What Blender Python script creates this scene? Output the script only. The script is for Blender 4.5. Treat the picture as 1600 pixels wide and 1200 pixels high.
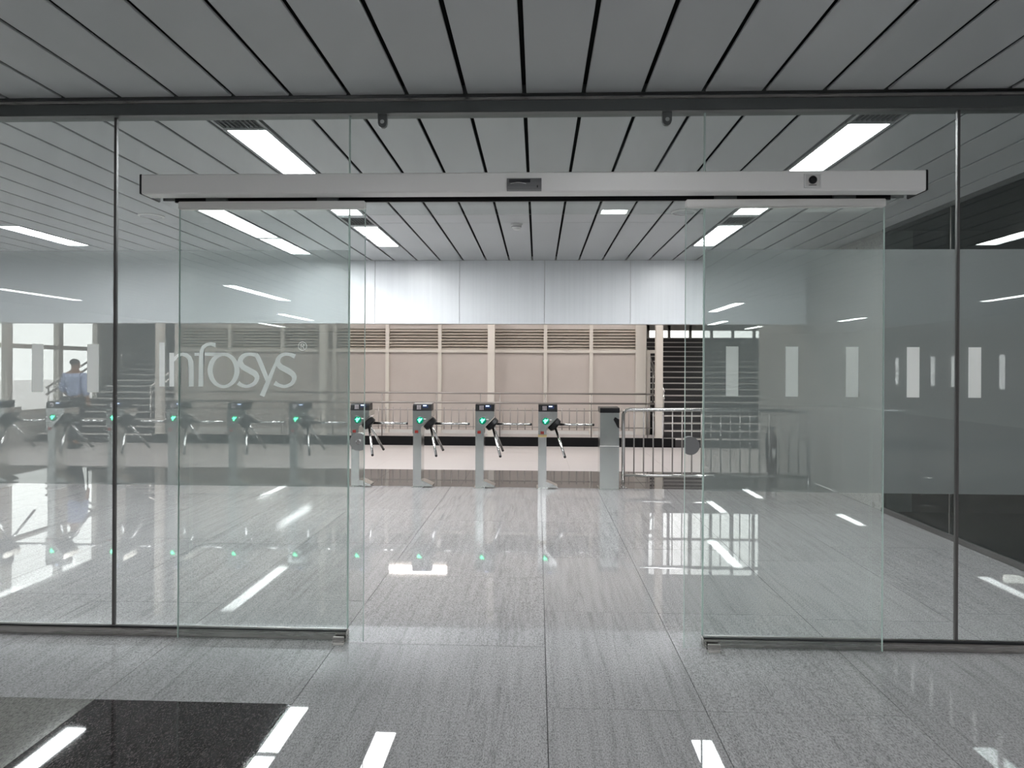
import bpy, bmesh, math, random
from mathutils import Vector, Matrix
random.seed(7)
for o in list(bpy.data.objects): bpy.data.objects.remove(o)
S = bpy.context.scene
COL = S.collection
# ---------------------------------------------------------------- camera
F = 1067.0; YAW = math.radians(2.15); ROLL = math.radians(.28); H = 1.55; CX, CY = 800.0, 574.8
cd = bpy.data.cameras.new('camera'); cam = bpy.data.objects.new('camera', cd); COL.objects.link(cam)
cd.sensor_fit = 'HORIZONTAL'; cd.sensor_width = 36.0; cd.lens = 36.0 * F / 1600.0
cd.shift_y = -(600.0 - CY) / 1600.0; cd.clip_start = .05; cd.clip_end = 300
cam.matrix_world = Matrix.Translation((0, 0, H)) @ Matrix.Rotation(YAW, 4, 'Z') @ Matrix.Rotation(math.pi / 2, 4, 'X') @ Matrix.Rotation(ROLL, 4, 'Z')
S.camera = cam
# ---------------------------------------------------------------- world, exposure
w = bpy.data.worlds.new('world'); S.world = w; w.use_nodes = True
bg = w.node_tree.nodes['Background']; bg.inputs[0].default_value = (1.0, .985, .97, 1); bg.inputs[1].default_value = 1.6
S.view_settings.view_transform = 'Standard'; S.view_settings.look = 'None'
S.view_settings.gamma = 1.0; S.view_settings.exposure = 0.6; S.view_settings.use_curve_mapping = False
LAMP = 28.0          # radiance of the hall's ceiling panels
LOBBY_LAMP = 19.0   # radiance of the outer lobby's ceiling panels
OUT_LAMP = 12.0     # radiance of the added concourse fill panels and the batten
# ---------------------------------------------------------------- pixel -> place helpers
def ray(u, v):
    a = (u - CX) / F; b = -(v - CY) / F
    c, s = math.cos(ROLL), math.sin(ROLL); a, b = c * a - s * b, s * a + c * b
    c, s = math.cos(YAW), math.sin(YAW)
    return (c * a - s, s * a + c, b)
def at_y(u, v, y):
    r = ray(u, v); t = y / r[1]; return Vector((r[0] * t, y, H + r[2] * t))
# ---------------------------------------------------------------- materials
def mat(name, col, rough=.5, metal=0.0, spec=.5, emis=None, es=0.0):
    m = bpy.data.materials.new(name); m.use_nodes = True
    b = m.node_tree.nodes['Principled BSDF']
    b.inputs['Base Color'].default_value = (*col, 1); b.inputs['Roughness'].default_value = rough
    b.inputs['Metallic'].default_value = metal; b.inputs['Specular IOR Level'].default_value = spec
    if emis:
        b.inputs['Emission Color'].default_value = (*emis, 1); b.inputs['Emission Strength'].default_value = es
    return m
def N(m, t, **kw):
    n = m.node_tree.nodes.new(t)
    for k, v in kw.items(): setattr(n, k, v)
    return n
def L(m, a, b): m.node_tree.links.new(a, b)
def ramp(m, fac, stops):
    r = N(m, 'ShaderNodeValToRGB'); cr = r.color_ramp
    while len(cr.elements) < len(stops): cr.elements.new(.5)
    for e, (p, c) in zip(cr.elements, stops): e.position = p; e.color = (*c, 1)
    L(m, fac, r.inputs[0]); return r.outputs[0]
def mixc(m, a, b, fac, mode='MIX'):
    n = N(m, 'ShaderNodeMix', data_type='RGBA', blend_type=mode)
    if isinstance(fac, float): n.inputs[0].default_value = fac
    else: L(m, fac, n.inputs[0])
    for s, x in ((6, a), (7, b)):
        if isinstance(x, tuple): n.inputs[s].default_value = (*x, 1)
        else: L(m, x, n.inputs[s])
    return n.outputs[2]
def coords(m, scale, rnd=0.0):
    tc = N(m, 'ShaderNodeTexCoord'); mp = N(m, 'ShaderNodeMapping'); mp.inputs['Scale'].default_value = scale
    if rnd:
        oi = N(m, 'ShaderNodeObjectInfo'); mu = N(m, 'ShaderNodeMath', operation='MULTIPLY'); mu.inputs[1].default_value = rnd
        L(m, oi.outputs['Random'], mu.inputs[0])
        ad = N(m, 'ShaderNodeVectorMath', operation='ADD'); L(m, tc.outputs['Object'], ad.inputs[0]); L(m, mu.outputs[0], ad.inputs[1])
        L(m, ad.outputs[0], mp.inputs[0])
    else: L(m, tc.outputs['Object'], mp.inputs[0])
    return mp.outputs[0]
def noise(m, vec, scale=1.0, detail=4.0, rough=.6):
    n = N(m, 'ShaderNodeTexNoise'); n.inputs['Scale'].default_value = scale; n.inputs['Detail'].default_value = detail
    n.inputs['Roughness'].default_value = rough; L(m, vec, n.inputs['Vector']); return n.outputs[0]
def granite(name, light, dark, speck, streak=.5, rough=.1, spec=.5, fleck=1.35, fine=.72):
    m = mat(name, light, rough, 0, spec); b = m.node_tree.nodes['Principled BSDF']
    st = noise(m, coords(m, (30, 1.6, 3), 31.0), 1.0, 5, .6)
    c1 = ramp(m, st, [(.3, dark), (.55, light), (.72, tuple(min(1, x * 1.12) for x in light))])
    fl = noise(m, coords(m, (190, 75, 90), 17.0), 1.0, 2, .7)
    c2 = ramp(m, fl, [(.33, speck), (.5, light), (.66, tuple(min(1, x * fleck) for x in light))])
    c = mixc(m, c1, c2, fine)
    vein = noise(m, coords(m, (3.2, .16, 1), 53.0), 1.0, 5, .55)
    vv = ramp(m, vein, [(.49, (1, 1, 1)), (.5, (1 - .35 * streak,) * 3), (.51, (1, 1, 1))])
    c = mixc(m, c, vv, 1.0, 'MULTIPLY')
    oi = N(m, 'ShaderNodeObjectInfo'); tone = ramp(m, oi.outputs['Random'], [(0, (.94,) * 3), (1, (1.0,) * 3)])
    c = mixc(m, c, tone, 1.0, 'MULTIPLY')
    L(m, c, b.inputs['Base Color'])
    rr = ramp(m, noise(m, coords(m, (1.2, 1.2, 1)), 1.0, 3), [(.3, (rough * .7,) * 3), (.75, (rough * 1.5,) * 3)])
    L(m, rr, b.inputs['Roughness'])
    return m
def glass(name, tint, ior=1.5, smudge=.0):
    m = bpy.data.materials.new(name); m.use_nodes = True; nt = m.node_tree; nt.nodes.clear()
    out = N(m, 'ShaderNodeOutputMaterial'); tr = N(m, 'ShaderNodeBsdfTransparent'); tr.inputs[0].default_value = (*tint, 1)
    gl = N(m, 'ShaderNodeBsdfGlossy'); gl.inputs['Roughness'].default_value = 0.0; gl.inputs[0].default_value = (.95, 1, .98, 1)
    ge = N(m, 'ShaderNodeNewGeometry'); mx = N(m, 'ShaderNodeMix'); mx.inputs[2].default_value = ior; mx.inputs[3].default_value = 1 / ior
    L(m, ge.outputs['Backfacing'], mx.inputs[0])
    fr = N(m, 'ShaderNodeFresnel'); L(m, mx.outputs[0], fr.inputs['IOR'])
    ms = N(m, 'ShaderNodeMixShader'); L(m, fr.outputs[0], ms.inputs[0]); L(m, tr.outputs[0], ms.inputs[1]); L(m, gl.outputs[0], ms.inputs[2])
    last = ms.outputs[0]
    if smudge:
        df = N(m, 'ShaderNodeBsdfDiffuse'); df.inputs[0].default_value = (.75, .78, .77, 1)
        n1 = noise(m, coords(m, (2.2, 1, .9)), 1.0, 6, .7)
        f = ramp(m, n1, [(.5, (0, 0, 0)), (.78, (smudge,) * 3)])
        m2 = N(m, 'ShaderNodeMixShader'); L(m, f, m2.inputs[0]); L(m, last, m2.inputs[1]); L(m, df.outputs[0], m2.inputs[2]); last = m2.outputs[0]
    L(m, last, out.inputs[0]); return m
def film_mat(name, opac, col, split=.5):
    m = bpy.data.materials.new(name); m.use_nodes = True; m.node_tree.nodes.clear()
    out = N(m, 'ShaderNodeOutputMaterial'); tr = N(m, 'ShaderNodeBsdfTransparent')
    df = N(m, 'ShaderNodeBsdfDiffuse'); tl = N(m, 'ShaderNodeBsdfTranslucent')
    df.inputs[0].default_value = (*col, 1); tl.inputs[0].default_value = (*col, 1)
    a = N(m, 'ShaderNodeMixShader'); a.inputs[0].default_value = split; L(m, df.outputs[0], a.inputs[1]); L(m, tl.outputs[0], a.inputs[2])
    b = N(m, 'ShaderNodeMixShader'); b.inputs[0].default_value = opac; L(m, tr.outputs[0], b.inputs[1]); L(m, a.outputs[0], b.inputs[2])
    L(m, b.outputs[0], out.inputs[0]); return m
def brushed(name, col, rough, scale=(3, 60, 200), var=.12):
    m = mat(name, col, rough, 1.0); b = m.node_tree.nodes['Principled BSDF']
    n = noise(m, coords(m, scale), 1.0, 3)
    L(m, ramp(m, n, [(.3, (rough * (1 - var),) * 3), (.7, (rough * (1 + var),) * 3)]), b.inputs['Roughness'])
    return m

M = {}
M['granite'] = granite('granite_pale_grey', (.325, .32, .322), (.20, .197, .2), (.085, .083, .085), .5, .018, .32, 1.45, .6)
M['granite_brown'] = granite('granite_brown_grey', (.18, .177, .163), (.13, .13, .12), (.05, .05, .047), 0, .06, .4)
M['granite_black'] = granite('granite_black', (.017, .015, .015), (.011, .010, .010), (.006, .006, .006), 0, .03, .5, 7.0, .8)
b_ = M['granite_black'].node_tree
M['granite_dark'] = granite('granite_dark_polished', (.09, .085, .085), (.06, .058, .058), (.03, .03, .03), .4, .03)
M['granite_wall'] = granite('granite_wall', (.40, .39, .375), (.30, .295, .285), (.2, .2, .195), .2, .3)
M['joint'] = mat('dark_joint', (.07, .07, .07), .9)
M['paving'] = mat('pale_paving', (.53, .50, .497), .45, 0, .3)
M['black_stone'] = mat('black_stone', (.007, .007, .008), .5, 0, .15)
M['ceiling'] = mat('ceiling_panel_grey', (.73, .75, .755), .33, 0, .4)
nz = noise(M['ceiling'], coords(M['ceiling'], (1.3, .5, 1), 9.0), 1.0, 3)
L(M['ceiling'], ramp(M['ceiling'], nz, [(.3, (.47, .485, .49)), (.7, (.515, .53, .535))]), M['ceiling'].node_tree.nodes['Principled BSDF'].inputs['Base Color'])
M['void'] = mat('black_void', (.004, .004, .004), .9)
M['lamp'] = mat('lamp_diffuser', (.9, .9, .9), .5, emis=(.965, .985, 1.0), es=LAMP)
M['out_lamp'] = mat('concourse_lamp_diffuser', (.9, .9, .9), .5, emis=(1.0, .95, .9), es=OUT_LAMP)
M['lobby_lamp'] = mat('lobby_lamp_diffuser', (.9, .9, .9), .5, emis=(.975, .985, 1.0), es=LOBBY_LAMP)
M['lamp_frame'] = mat('lamp_frame_grey', (.32, .33, .33), .4)
M['grille'] = mat('dark_grille', (.035, .037, .04), .6)
M['grille_bar'] = mat('grille_bar', (.11, .115, .12), .5)
M['header'] = mat('white_header_panel', (.74, .765, .785), .3, 0, .5)
n1 = noise(M['header'], coords(M['header'], (26, 1, .35), 11.0), 1.0, 4, .6)
L(M['header'], ramp(M['header'], n1, [(.3, (.82, .845, .87)), (.6, (.86, .885, .91))]), M['header'].node_tree.nodes['Principled BSDF'].inputs['Base Color'])
M['glass'] = glass('clear_green_glass', (.95, .968, .963), smudge=.05)
M['glass_slider'] = glass('sliding_door_glass', (.952, .968, .962), smudge=.035)
M['glass_edge'] = mat('glass_edge_green', (.55, .66, .62), .15)
M['glass_side'] = glass('dark_side_glass', (.5, .54, .54), 1.42)
M['glass_window'] = glass('window_glass', (.97, .985, .98))
M['film'] = film_mat('frosted_film', .56, (.265, .28, .278), .5)
M['decal'] = film_mat('white_vinyl', .97, (.96, .96, .945), .55)
M['alu'] = brushed('brushed_aluminium', (.92, .91, .89), .36, (1.5, 80, 90)); M['alu'].node_tree.nodes['Principled BSDF'].inputs['Metallic'].default_value = .08
M['alu_rail'] = brushed('aluminium_rail', (.74, .73, .71), .34, (1.5, 80, 90)); M['alu_rail'].node_tree.nodes['Principled BSDF'].inputs['Metallic'].default_value = .25
M['dark_metal'] = mat('dark_metal', (.15, .16, .16), .38, .5)
M['steel_rail'] = brushed('steel_floor_rail', (.42, .40, .385), .28, (1.5, 80, 90))
M['steel'] = brushed('stainless_steel', (.74, .76, .745), .17, (60, 60, 3))
M['tube'] = mat('polished_steel_tube', (.66, .65, .64), .16, 1.0)
M['tube_dull'] = mat('dull_steel_tube', (.34, .32, .31), .35, .8)
M['black'] = mat('black_plastic', (.008, .008, .009), .32, 0, .3)
M['black_gloss'] = mat('smoked_plastic', (.05, .05, .055), .12)
M['grey_plastic'] = mat('grey_plastic', (.19, .19, .195), .3)
M['white_plastic'] = mat('white_plastic', (.8, .8, .78), .4)
M['seal'] = mat('grey_seal', (.085, .08, .078), .45)
M['green_led'] = mat('green_led', (.0, .2, .08), .4, emis=(.10, 1.0, .45), es=4.0)
M['green_lens'] = mat('green_lens', (.0, .10, .06), .2, emis=(.0, .25, .13), es=.25)
M['red_lens'] = mat('red_lens', (.22, .025, .02), .25)
M['screen'] = mat('lit_screen', (.2, .25, .4), .2, emis=(.62, .75, 1.0), es=1.6)
M['screen_dark'] = mat('blue_black_screen', (.03, .045, .10), .15)
M['keys'] = mat('keypad_keys', (.55, .5, .52), .5)
M['yellow'] = mat('yellow_tape', (.62, .48, .22), .5)
M['frame_white'] = mat('cream_white_paint', (.72, .68, .63), .4)
M['wall_beige'] = mat('beige_wall_panel', (.55, .485, .445), .5)
nb = noise(M['wall_beige'], coords(M['wall_beige'], (.9, .9, .9), 7.0), 1.0, 3)
L(M['wall_beige'], ramp(M['wall_beige'], nb, [(.3, (.55, .495, .465)), (.7, (.60, .545, .515))]), M['wall_beige'].node_tree.nodes['Principled BSDF'].inputs['Base Color'])
M['louvre'] = mat('louvre_beige', (.58, .53, .475), .5)
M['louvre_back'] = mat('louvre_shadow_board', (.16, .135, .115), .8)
M['step'] = mat('dark_step_stone', (.045, .042, .045), .35)
M['nosing'] = mat('pale_nosing', (.75, .72, .70), .45)
M['plaster'] = mat('grey_plaster', (.66, .66, .65), .7)
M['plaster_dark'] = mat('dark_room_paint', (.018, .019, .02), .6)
M['soffit'] = mat('concourse_soffit', (.62, .6, .58), .6)
M['skin'] = mat('skin', (.38, .22, .15), .5)
M['shirt'] = mat('light_blue_shirt', (.42, .50, .74), .8)
M['trousers'] = mat('dark_trousers', (.035, .037, .045), .8)
M['hair'] = mat('black_hair', (.012, .010, .009), .55)
M['extinguisher'] = mat('dark_cylinder_paint', (.07, .03, .028), .35)

# ---------------------------------------------------------------- object helpers
def wloc(p):
    v = Vector((0, 0, 0))
    while p is not None: v = v + p.location; p = p.parent
    return v
def link(name, me, m, parent=None):
    o = bpy.data.objects.new(name, me); COL.objects.link(o)
    if m is not None and not me.materials: me.materials.append(m)
    if parent is not None: o.parent = parent
    return o
def tag(o, label=None, cat=None, group=None, kind=None):
    if label: o['label'] = label
    if cat: o['category'] = cat
    if group: o['group'] = group
    if kind: o['kind'] = kind
    return o
def thing(name, loc, label, cat, group=None, kind=None):
    o = bpy.data.objects.new(name, None); COL.objects.link(o); o.location = loc; o.empty_display_size = .1
    return tag(o, label, cat, group, kind)
def mesh(name, verts, faces, m, parent=None, smooth=False):
    off = wloc(parent) if parent is not None else Vector((0, 0, 0))
    me = bpy.data.meshes.new(name); me.from_pydata([tuple(Vector(v) - off) for v in verts], [], faces); me.update()
    if smooth:
        for p in me.polygons: p.use_smooth = True
    return link(name, me, m, parent)
BF = [(0, 3, 2, 1), (4, 5, 6, 7), (0, 1, 5, 4), (1, 2, 6, 5), (2, 3, 7, 6), (3, 0, 4, 7)]
def bverts(x0, x1, y0, y1, z0, z1):
    return [(x0, y0, z0), (x1, y0, z0), (x1, y1, z0), (x0, y1, z0), (x0, y0, z1), (x1, y0, z1), (x1, y1, z1), (x0, y1, z1)]
def box(name, x0, x1, y0, y1, z0, z1, m, parent=None, bevel=0.0):
    if not bevel: return mesh(name, bverts(x0, x1, y0, y1, z0, z1), BF, m, parent)
    bm = bmesh.new(); vs = [bm.verts.new(v) for v in bverts(x0, x1, y0, y1, z0, z1)]
    for f in BF: bm.faces.new([vs[i] for i in f])
    bmesh.ops.bevel(bm, geom=bm.edges[:], offset=bevel, segments=2, affect='EDGES')
    return from_bm(name, bm, m, parent)
def from_bm(name, bm, m, parent=None, smooth=False):
    off = wloc(parent) if parent is not None else Vector((0, 0, 0))
    bmesh.ops.translate(bm, vec=-off, verts=bm.verts[:]); bm.normal_update()
    me = bpy.data.meshes.new(name); bm.to_mesh(me); bm.free()
    if smooth:
        for p in me.polygons: p.use_smooth = True
    return link(name, me, m, parent)
def prism(name, pts, axis, a0, a1, m, parent=None):
    """polygon pts (2-D) extruded along axis 'x','y' or 'z' from a0 to a1"""
    def P(p, a):
        return {'x': (a, p[0], p[1]), 'y': (p[0], a, p[1]), 'z': (p[0], p[1], a)}[axis]
    n = len(pts); v = [P(p, a0) for p in pts] + [P(p, a1) for p in pts]
    bm = bmesh.new(); vs = [bm.verts.new(x) for x in v]
    bm.faces.new(vs[:n]); bm.faces.new(vs[n:][::-1])
    for i in range(n):
        j = (i + 1) % n; bm.faces.new((vs[i], vs[n + i], vs[n + j], vs[j]))
    bmesh.ops.recalc_face_normals(bm, faces=bm.faces[:])
    return from_bm(name, bm, m, parent)
def tube_bm(bm, pts, r, seg=10, cap=True):
    pts = [Vector(p) for p in pts]; rings = []
    up = None
    for i, p in enumerate(pts):
        a = pts[max(0, i - 1)]; c = pts[min(len(pts) - 1, i + 1)]; t = (c - a).normalized()
        if up is None: up = t.orthogonal().normalized()
        up = (up - t * up.dot(t)).normalized(); s = t.cross(up)
        rr = r[i] if isinstance(r, (list, tuple)) else r
        rings.append([bm.verts.new(p + (up * math.cos(k * 2 * math.pi / seg) + s * math.sin(k * 2 * math.pi / seg)) * rr) for k in range(seg)])
    for A, B in zip(rings, rings[1:]):
        for k in range(seg): bm.faces.new((A[k], A[(k + 1) % seg], B[(k + 1) % seg], B[k])).smooth = True
    if cap: bm.faces.new(rings[0][::-1]); bm.faces.new(rings[-1])
def tube(name, pts, r, m, parent=None, seg=10):
    bm = bmesh.new(); tube_bm(bm, pts, r, seg); return from_bm(name, bm, m, parent)
def lathe(name, prof, axis_o, axis_d, m, parent=None, seg=24):
    """prof: (radius, distance along axis)"""
    d = Vector(axis_d).normalized(); o = Vector(axis_o)
    bm = bmesh.new(); u = d.orthogonal().normalized(); s = d.cross(u); rings = []
    for r, h in prof:
        rings.append([bm.verts.new(o + d * h + (u * math.cos(k * 2 * math.pi / seg) + s * math.sin(k * 2 * math.pi / seg)) * max(r, 1e-4)) for k in range(seg)])
    for A, B in zip(rings, rings[1:]):
        for k in range(seg): bm.faces.new((A[k], A[(k + 1) % seg], B[(k + 1) % seg], B[k]))
    bm.faces.new(rings[0][::-1]); bm.faces.new(rings[-1])
    bmesh.ops.recalc_face_normals(bm, faces=bm.faces[:])
    return from_bm(name, bm, m, parent)
def dup(o, parent=None, loc=None, label=None):
    c = o.copy(); COL.objects.link(c); c.parent = parent
    if loc is not None: c.location = loc
    if label: c['label'] = label
    for ch in list(o.children): dup(ch, c)
    return c
def struct(o, label, cat=None): return tag(o, label, cat, None, 'structure')

# ================================================================= GEOMETRY CONSTANTS
ZC = 3.085                      # hall ceiling
YG = 3.87                       # fixed glass plane
YS = 3.80                       # sliding doors
YH = 9.755                      # white header over the turnstiles
XR = 3.78                       # right-hand side wall / side glass
YD0, YD1 = 8.86, 10.32          # dark polished strip under the turnstiles
YP = 13.52                      # black riser of the walkway
XL, YB, XRB = -13.0, -22.0, 13.0
# ================================================================= FLOOR
floor = thing('floor', (0, 0, 0), 'polished pale grey granite floor of the hall', 'floor', kind='structure')
box('floor_bed', XL, XRB, YB, YD0, -.12, -.012, M['joint'], floor)
G = .0016
def slab(x0, x1, y0, y1, m, name='slab'):
    return box(name, x0 + G, x1 - G, y0 + G, y1 - G, -.012, 0, m, floor)
cols = [-13, -11.2, -9.35, -7.5, -6.55, -5.6, -4.7, -3.8, -2.93, -2.05, -1.12, .05, .77, 1.66, 2.56, XR]
tj = {-1.12: [1.9, 3.8, 5.05, 6.9], .05: [1.3, 3.12, 4.36, 5.6, 6.9], .77: [1.9, 3.12, 4.36, 5.9, 7.4], 1.66: [1.0, 2.6, 4.3, 5.6, 7.1]}
for a, b in zip(cols, cols[1:]):
    js = tj.get(a) or [y + random.uniform(-.12, .12) for y in (3.12, 4.5, 6.0, 7.4)]
    if a == -2.05 or a < -2.05: js = [3.1] + [y for y in js if y > 3.6]
    front = -.6
    if a == -2.05:
        slab(a, b, .4, 3.1, M['granite_black']); slab(a, b, -.6, .4, M['granite']); front = None
    elif a < -2.05:
        for y0, y1 in ((-.6, 1.0), (1.0, 2.1), (2.1, 3.1)): slab(a, b, y0, y1, M['granite_brown'])
        front = None
    ys = ([front] if front is not None else []) + js + [YD0]
    for y0, y1 in zip(ys, ys[1:]): slab(a, b, y0, y1, M['granite'])
for i in range(9):          # behind the photographer: large slabs
    for k in range(6): slab(XL + i * 26 / 9, XL + (i + 1) * 26 / 9, YB + k * 21.4 / 6, YB + (k + 1) * 21.4 / 6, M['granite'])
for i in range(3): slab(XR + i * 3.07, XR + (i + 1) * 3.07, -.6, 3.8, M['granite'])
# dark strip, pale paving, walkway
fl2 = thing('floor_dark_strip', (0, 0, 0), 'dark polished stone strip behind the turnstiles', 'floor', kind='structure')
box('floor_bed', -13, XR, YD0, YD1, -.12, -.006, M['joint'], fl2)
for i in range(14): box('slab', -13 + i * 1.2 + G, -13 + (i + 1) * 1.2 - G if i < 13 else XR, YD0 + G, YD1 - G, -.006, -.001, M['granite_dark'], fl2)
fl3 = thing('floor_concourse', (0, 0, 0), 'pale stone paving of the concourse outside', 'floor', kind='structure')
box('floor_bed', -16, 12, YD1, 30, -.14, -.012, M['joint'], fl3)
for i in range(16):
    for k in range(3): box('slab', -13 + i * 1.5 + G, -13 + (i + 1) * 1.5 - G, YD1 + k * 1.067 + G, YD1 + (k + 1) * 1.067 - G, -.012, -.001, M['paving'], fl3)
# ================================================================= CEILING
ceil = thing('ceiling', (0, 0, ZC), 'grey linear metal panel ceiling with dark gaps', 'ceiling', kind='structure')
box('ceiling_void', XL, XRB, YB, YH + .1, ZC + .06, ZC + .14, M['void'], ceil)
P0, PW, GAP = -.082, .3305, .023
# hall luminaires: (panel index, y0, y1)
HL = [(-6, 4.36, 6.85), (-6, 7.42, 8.62), (6, 4.34, 6.89), (6, 7.41, 8.62), (-10, 6.1, 8.02), (-10, 8.09, 9.2), (-18, 7.33, 8.53),
      (-18, 4.2, 5.4), (-14, 4.1, 4.85), (-24, 5.0, 7.5), (-30, 4.6, 7.6)]  # this row is added out of view to fill the hall with light
GR = [(-6, 4.1, 4.35), (6, 4.07, 4.33), (-6, 6.95, 7.33), (6, 6.98, 7.33)]
BL = [(14, 1.4, 3.3), (-18, 1.5, 3.3), (2, -1.4, 1.1), (-5, -3.6, -.6), (4, -3.8, -.9), (-1, -6.2, -3.4), (-18, -8.0, -5.1), (-23, -14.7, -12.0), (-30, -18.5, -16.2), (18, -16.5, -14.6), (29, -14.6, -13.0), (24, -19.0, -17.2),  # some read off reflections in the glass, others added out of view as fill
      (-10, -8.0, -5.5), (6, -9.0, -6.4), (2, -16.0, -13.5), (-9, -19, -16.5), (14, -11.0, -8.5), (30, -8, -5.5), (-33, -8, -5.5)]
kmin, kmax = int((XL - P0) / PW) , int((XRB - P0) / PW)
panel_cache = {}
def panel(k, y0, y1):
    x0 = P0 + k * PW + GAP / 2; ln = round(y1 - y0, 4)
    key = ln
    if key not in panel_cache:
        bm = bmesh.new(); vs = [bm.verts.new(v) for v in bverts(0, PW - GAP, 0, ln, 0, .012)]
        for f in BF: bm.faces.new([vs[i] for i in f])
        ed = [e for e in bm.edges if all(v.co.z < .001 for v in e.verts)]
        bmesh.ops.bevel(bm, geom=ed, offset=.003, segments=1, affect='EDGES')
        me = bpy.data.meshes.new('panel'); bm.to_mesh(me); bm.free(); me.materials.append(M['ceiling']); panel_cache[key] = me
    o = link('panel', panel_cache[key], None, ceil); o.location = (x0, y0, 0)
def cut(y0, y1, holes):
    segs = [(y0, y1)]
    for a, b in holes:
        n = []
        for s, e in segs:
            if b <= s or a >= e: n.append((s, e)); continue
            if a > s: n.append((s, a))
            if b < e: n.append((b, e))
        segs = n
    return [(s, e) for s, e in segs if e - s > .02]
J = .004
for k in range(kmin, kmax):
    holes = [(a, b) for (kk, a, b) in HL + GR + BL if kk == k]
    inside = P0 + (k + 1) * PW <= XR + .25
    spans = [(YB, -14.6), (-14.6, -7.3), (-7.3, YG - .05)] + ([(YG + .05, 7.216), (7.216, YH)] if inside else [])
    for y0, y1 in spans:
        for s, e in cut(y0 + J / 2, y1 - J / 2, holes): panel(k, s, e)
box('soffit_over_partition', XL, XR, YG - .05, YG + .05, ZC, ZC + .05, M['dark_metal'], ceil)
def luminaire(k, y0, y1, label, m=None, z=ZC, group='linear ceiling lights'):
    x0, x1 = P0 + k * PW + .012, P0 + (k + 1) * PW - .012
    t = thing('ceiling_light', ((x0 + x1) / 2, (y0 + y1) / 2, z), label, 'ceiling light', group)
    d = .026
    box('diffuser', x0 + d, x1 - d, y0 + .012, y1 - .012, z + .006, z + .02, m or M['lamp'], t)
    bm = bmesh.new()
    for q in ((x0, x0 + d, y0, y1), (x1 - d, x1, y0, y1), (x0 + d, x1 - d, y0, y0 + .012), (x0 + d, x1 - d, y1 - .012, y1)):
        vs = [bm.verts.new(v) for v in bverts(*q, z, z + .04)]
        for f in BF: bm.faces.new([vs[i] for i in f])
    from_bm('frame', bm, M['lamp_frame'], t)
labs = ['long recessed ceiling light behind the dark vent, left of the smoke detector', 'short recessed ceiling light near white header, left of the smoke detector',
        'long recessed ceiling light behind the framed dark vent by the side glass', 'short recessed ceiling light near white header, by the side glass',
        'longer half of the two-part recessed light over the frosted lettering pane', 'shorter half of the two-part recessed light meeting the white header',
        'recessed ceiling light above the farthest turnstile by the windows']
for i, (k, a, b) in enumerate(HL): luminaire(k, a, b, labs[i] if i < len(labs) else 'unseen ceiling light added to fill the hall', group=None if i < len(labs) else 'added fill lights of the hall')
for k, a, b in BL: luminaire(k, a, b, 'outer lobby ceiling light, read from a reflection or added unseen for fill', M['lobby_lamp'], group='outer lobby ceiling lights')
def vent(k, y0, y1, label):
    x0, x1 = P0 + k * PW + .012, P0 + (k + 1) * PW - .012
    t = thing('ceiling_vent', ((x0 + x1) / 2, (y0 + y1) / 2, ZC), label, 'vent')
    box('backing', x0 + .02, x1 - .02, y0 + .01, y1 - .01, ZC + .016, ZC + .03, M['grille'], t)
    bm = bmesh.new()
    for q in ((x0, x0 + .02, y0, y1), (x1 - .02, x1, y0, y1), (x0 + .02, x1 - .02, y0, y0 + .012), (x0 + .02, x1 - .02, y1 - .012, y1)):
        vs = [bm.verts.new(v) for v in bverts(*q, ZC, ZC + .03)]
        for f in BF: bm.faces.new([vs[i] for i in f])
    from_bm('frame', bm, M['lamp_frame'], t)
    n = 9; bar = None
    for i in range(n):
        x = x0 + .03 + (x1 - x0 - .06) * i / (n - 1)
        if bar is None: bar = box('bar', x - .004, x + .004, y0 + .012, y1 - .012, ZC + .004, ZC + .014, M['grille_bar'], t); bx = x
        else:
            c = bar.copy(); COL.objects.link(c); c.location = (x - bx, 0, 0)
    box('cross_bars', x0 + .02, x1 - .02, (y0 + y1) / 2 - .003, (y0 + y1) / 2 + .003, ZC + .004, ZC + .014, M['grille_bar'], t)
for g, lb in zip(GR, ['dark perforated ceiling vent beside the glass top rail, above the lettering pane', 'framed dark ceiling vent beside the glass top rail, above the strip-marked panes',
                      'dark ceiling vent between the two lights left of the smoke detector', 'dark ceiling vent between the two lights near the side glass']): vent(*g, lb)
# smoke detector, round speakers
t = thing('smoke_detector', (-.233, 7.28, ZC), 'small white smoke detector on the ceiling above the open doorway', 'smoke detector')
lathe('base', [(.062, 0), (.062, .018)], (-.233, 7.28, ZC), (0, 0, -1), M['white_plastic'], t)
lathe('dome', [(.055, .018), (.055, .026), (.05, .04), (.036, .06), (.0, .066)], (-.233, 7.28, ZC), (0, 0, -1), M['white_plastic'], t)
lathe('sensor_slot', [(.053, .03), (.056, .033), (.053, .036)], (-.233, 7.28, ZC), (0, 0, -1), M['grey_plastic'], t)
for x, y, lb in ((-3.95, 6.83, 'round ceiling speaker near the two-part light'), (1.42, 6.74, 'round ceiling speaker near the small square light')):
    t = thing('ceiling_speaker', (x, y, ZC), lb, 'speaker', 'round ceiling speakers')
    lathe('rim', [(.125, 0), (.125, .006), (.11, .012), (.105, .012), (.105, .0)], (x, y, ZC), (0, 0, -1), M['white_plastic'], t, 32)
    lathe('cover', [(.104, 0), (.104, .008), (.05, .011), (.0, .012)], (x, y, ZC), (0, 0, -1), M['ceiling'], t, 32)
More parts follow.
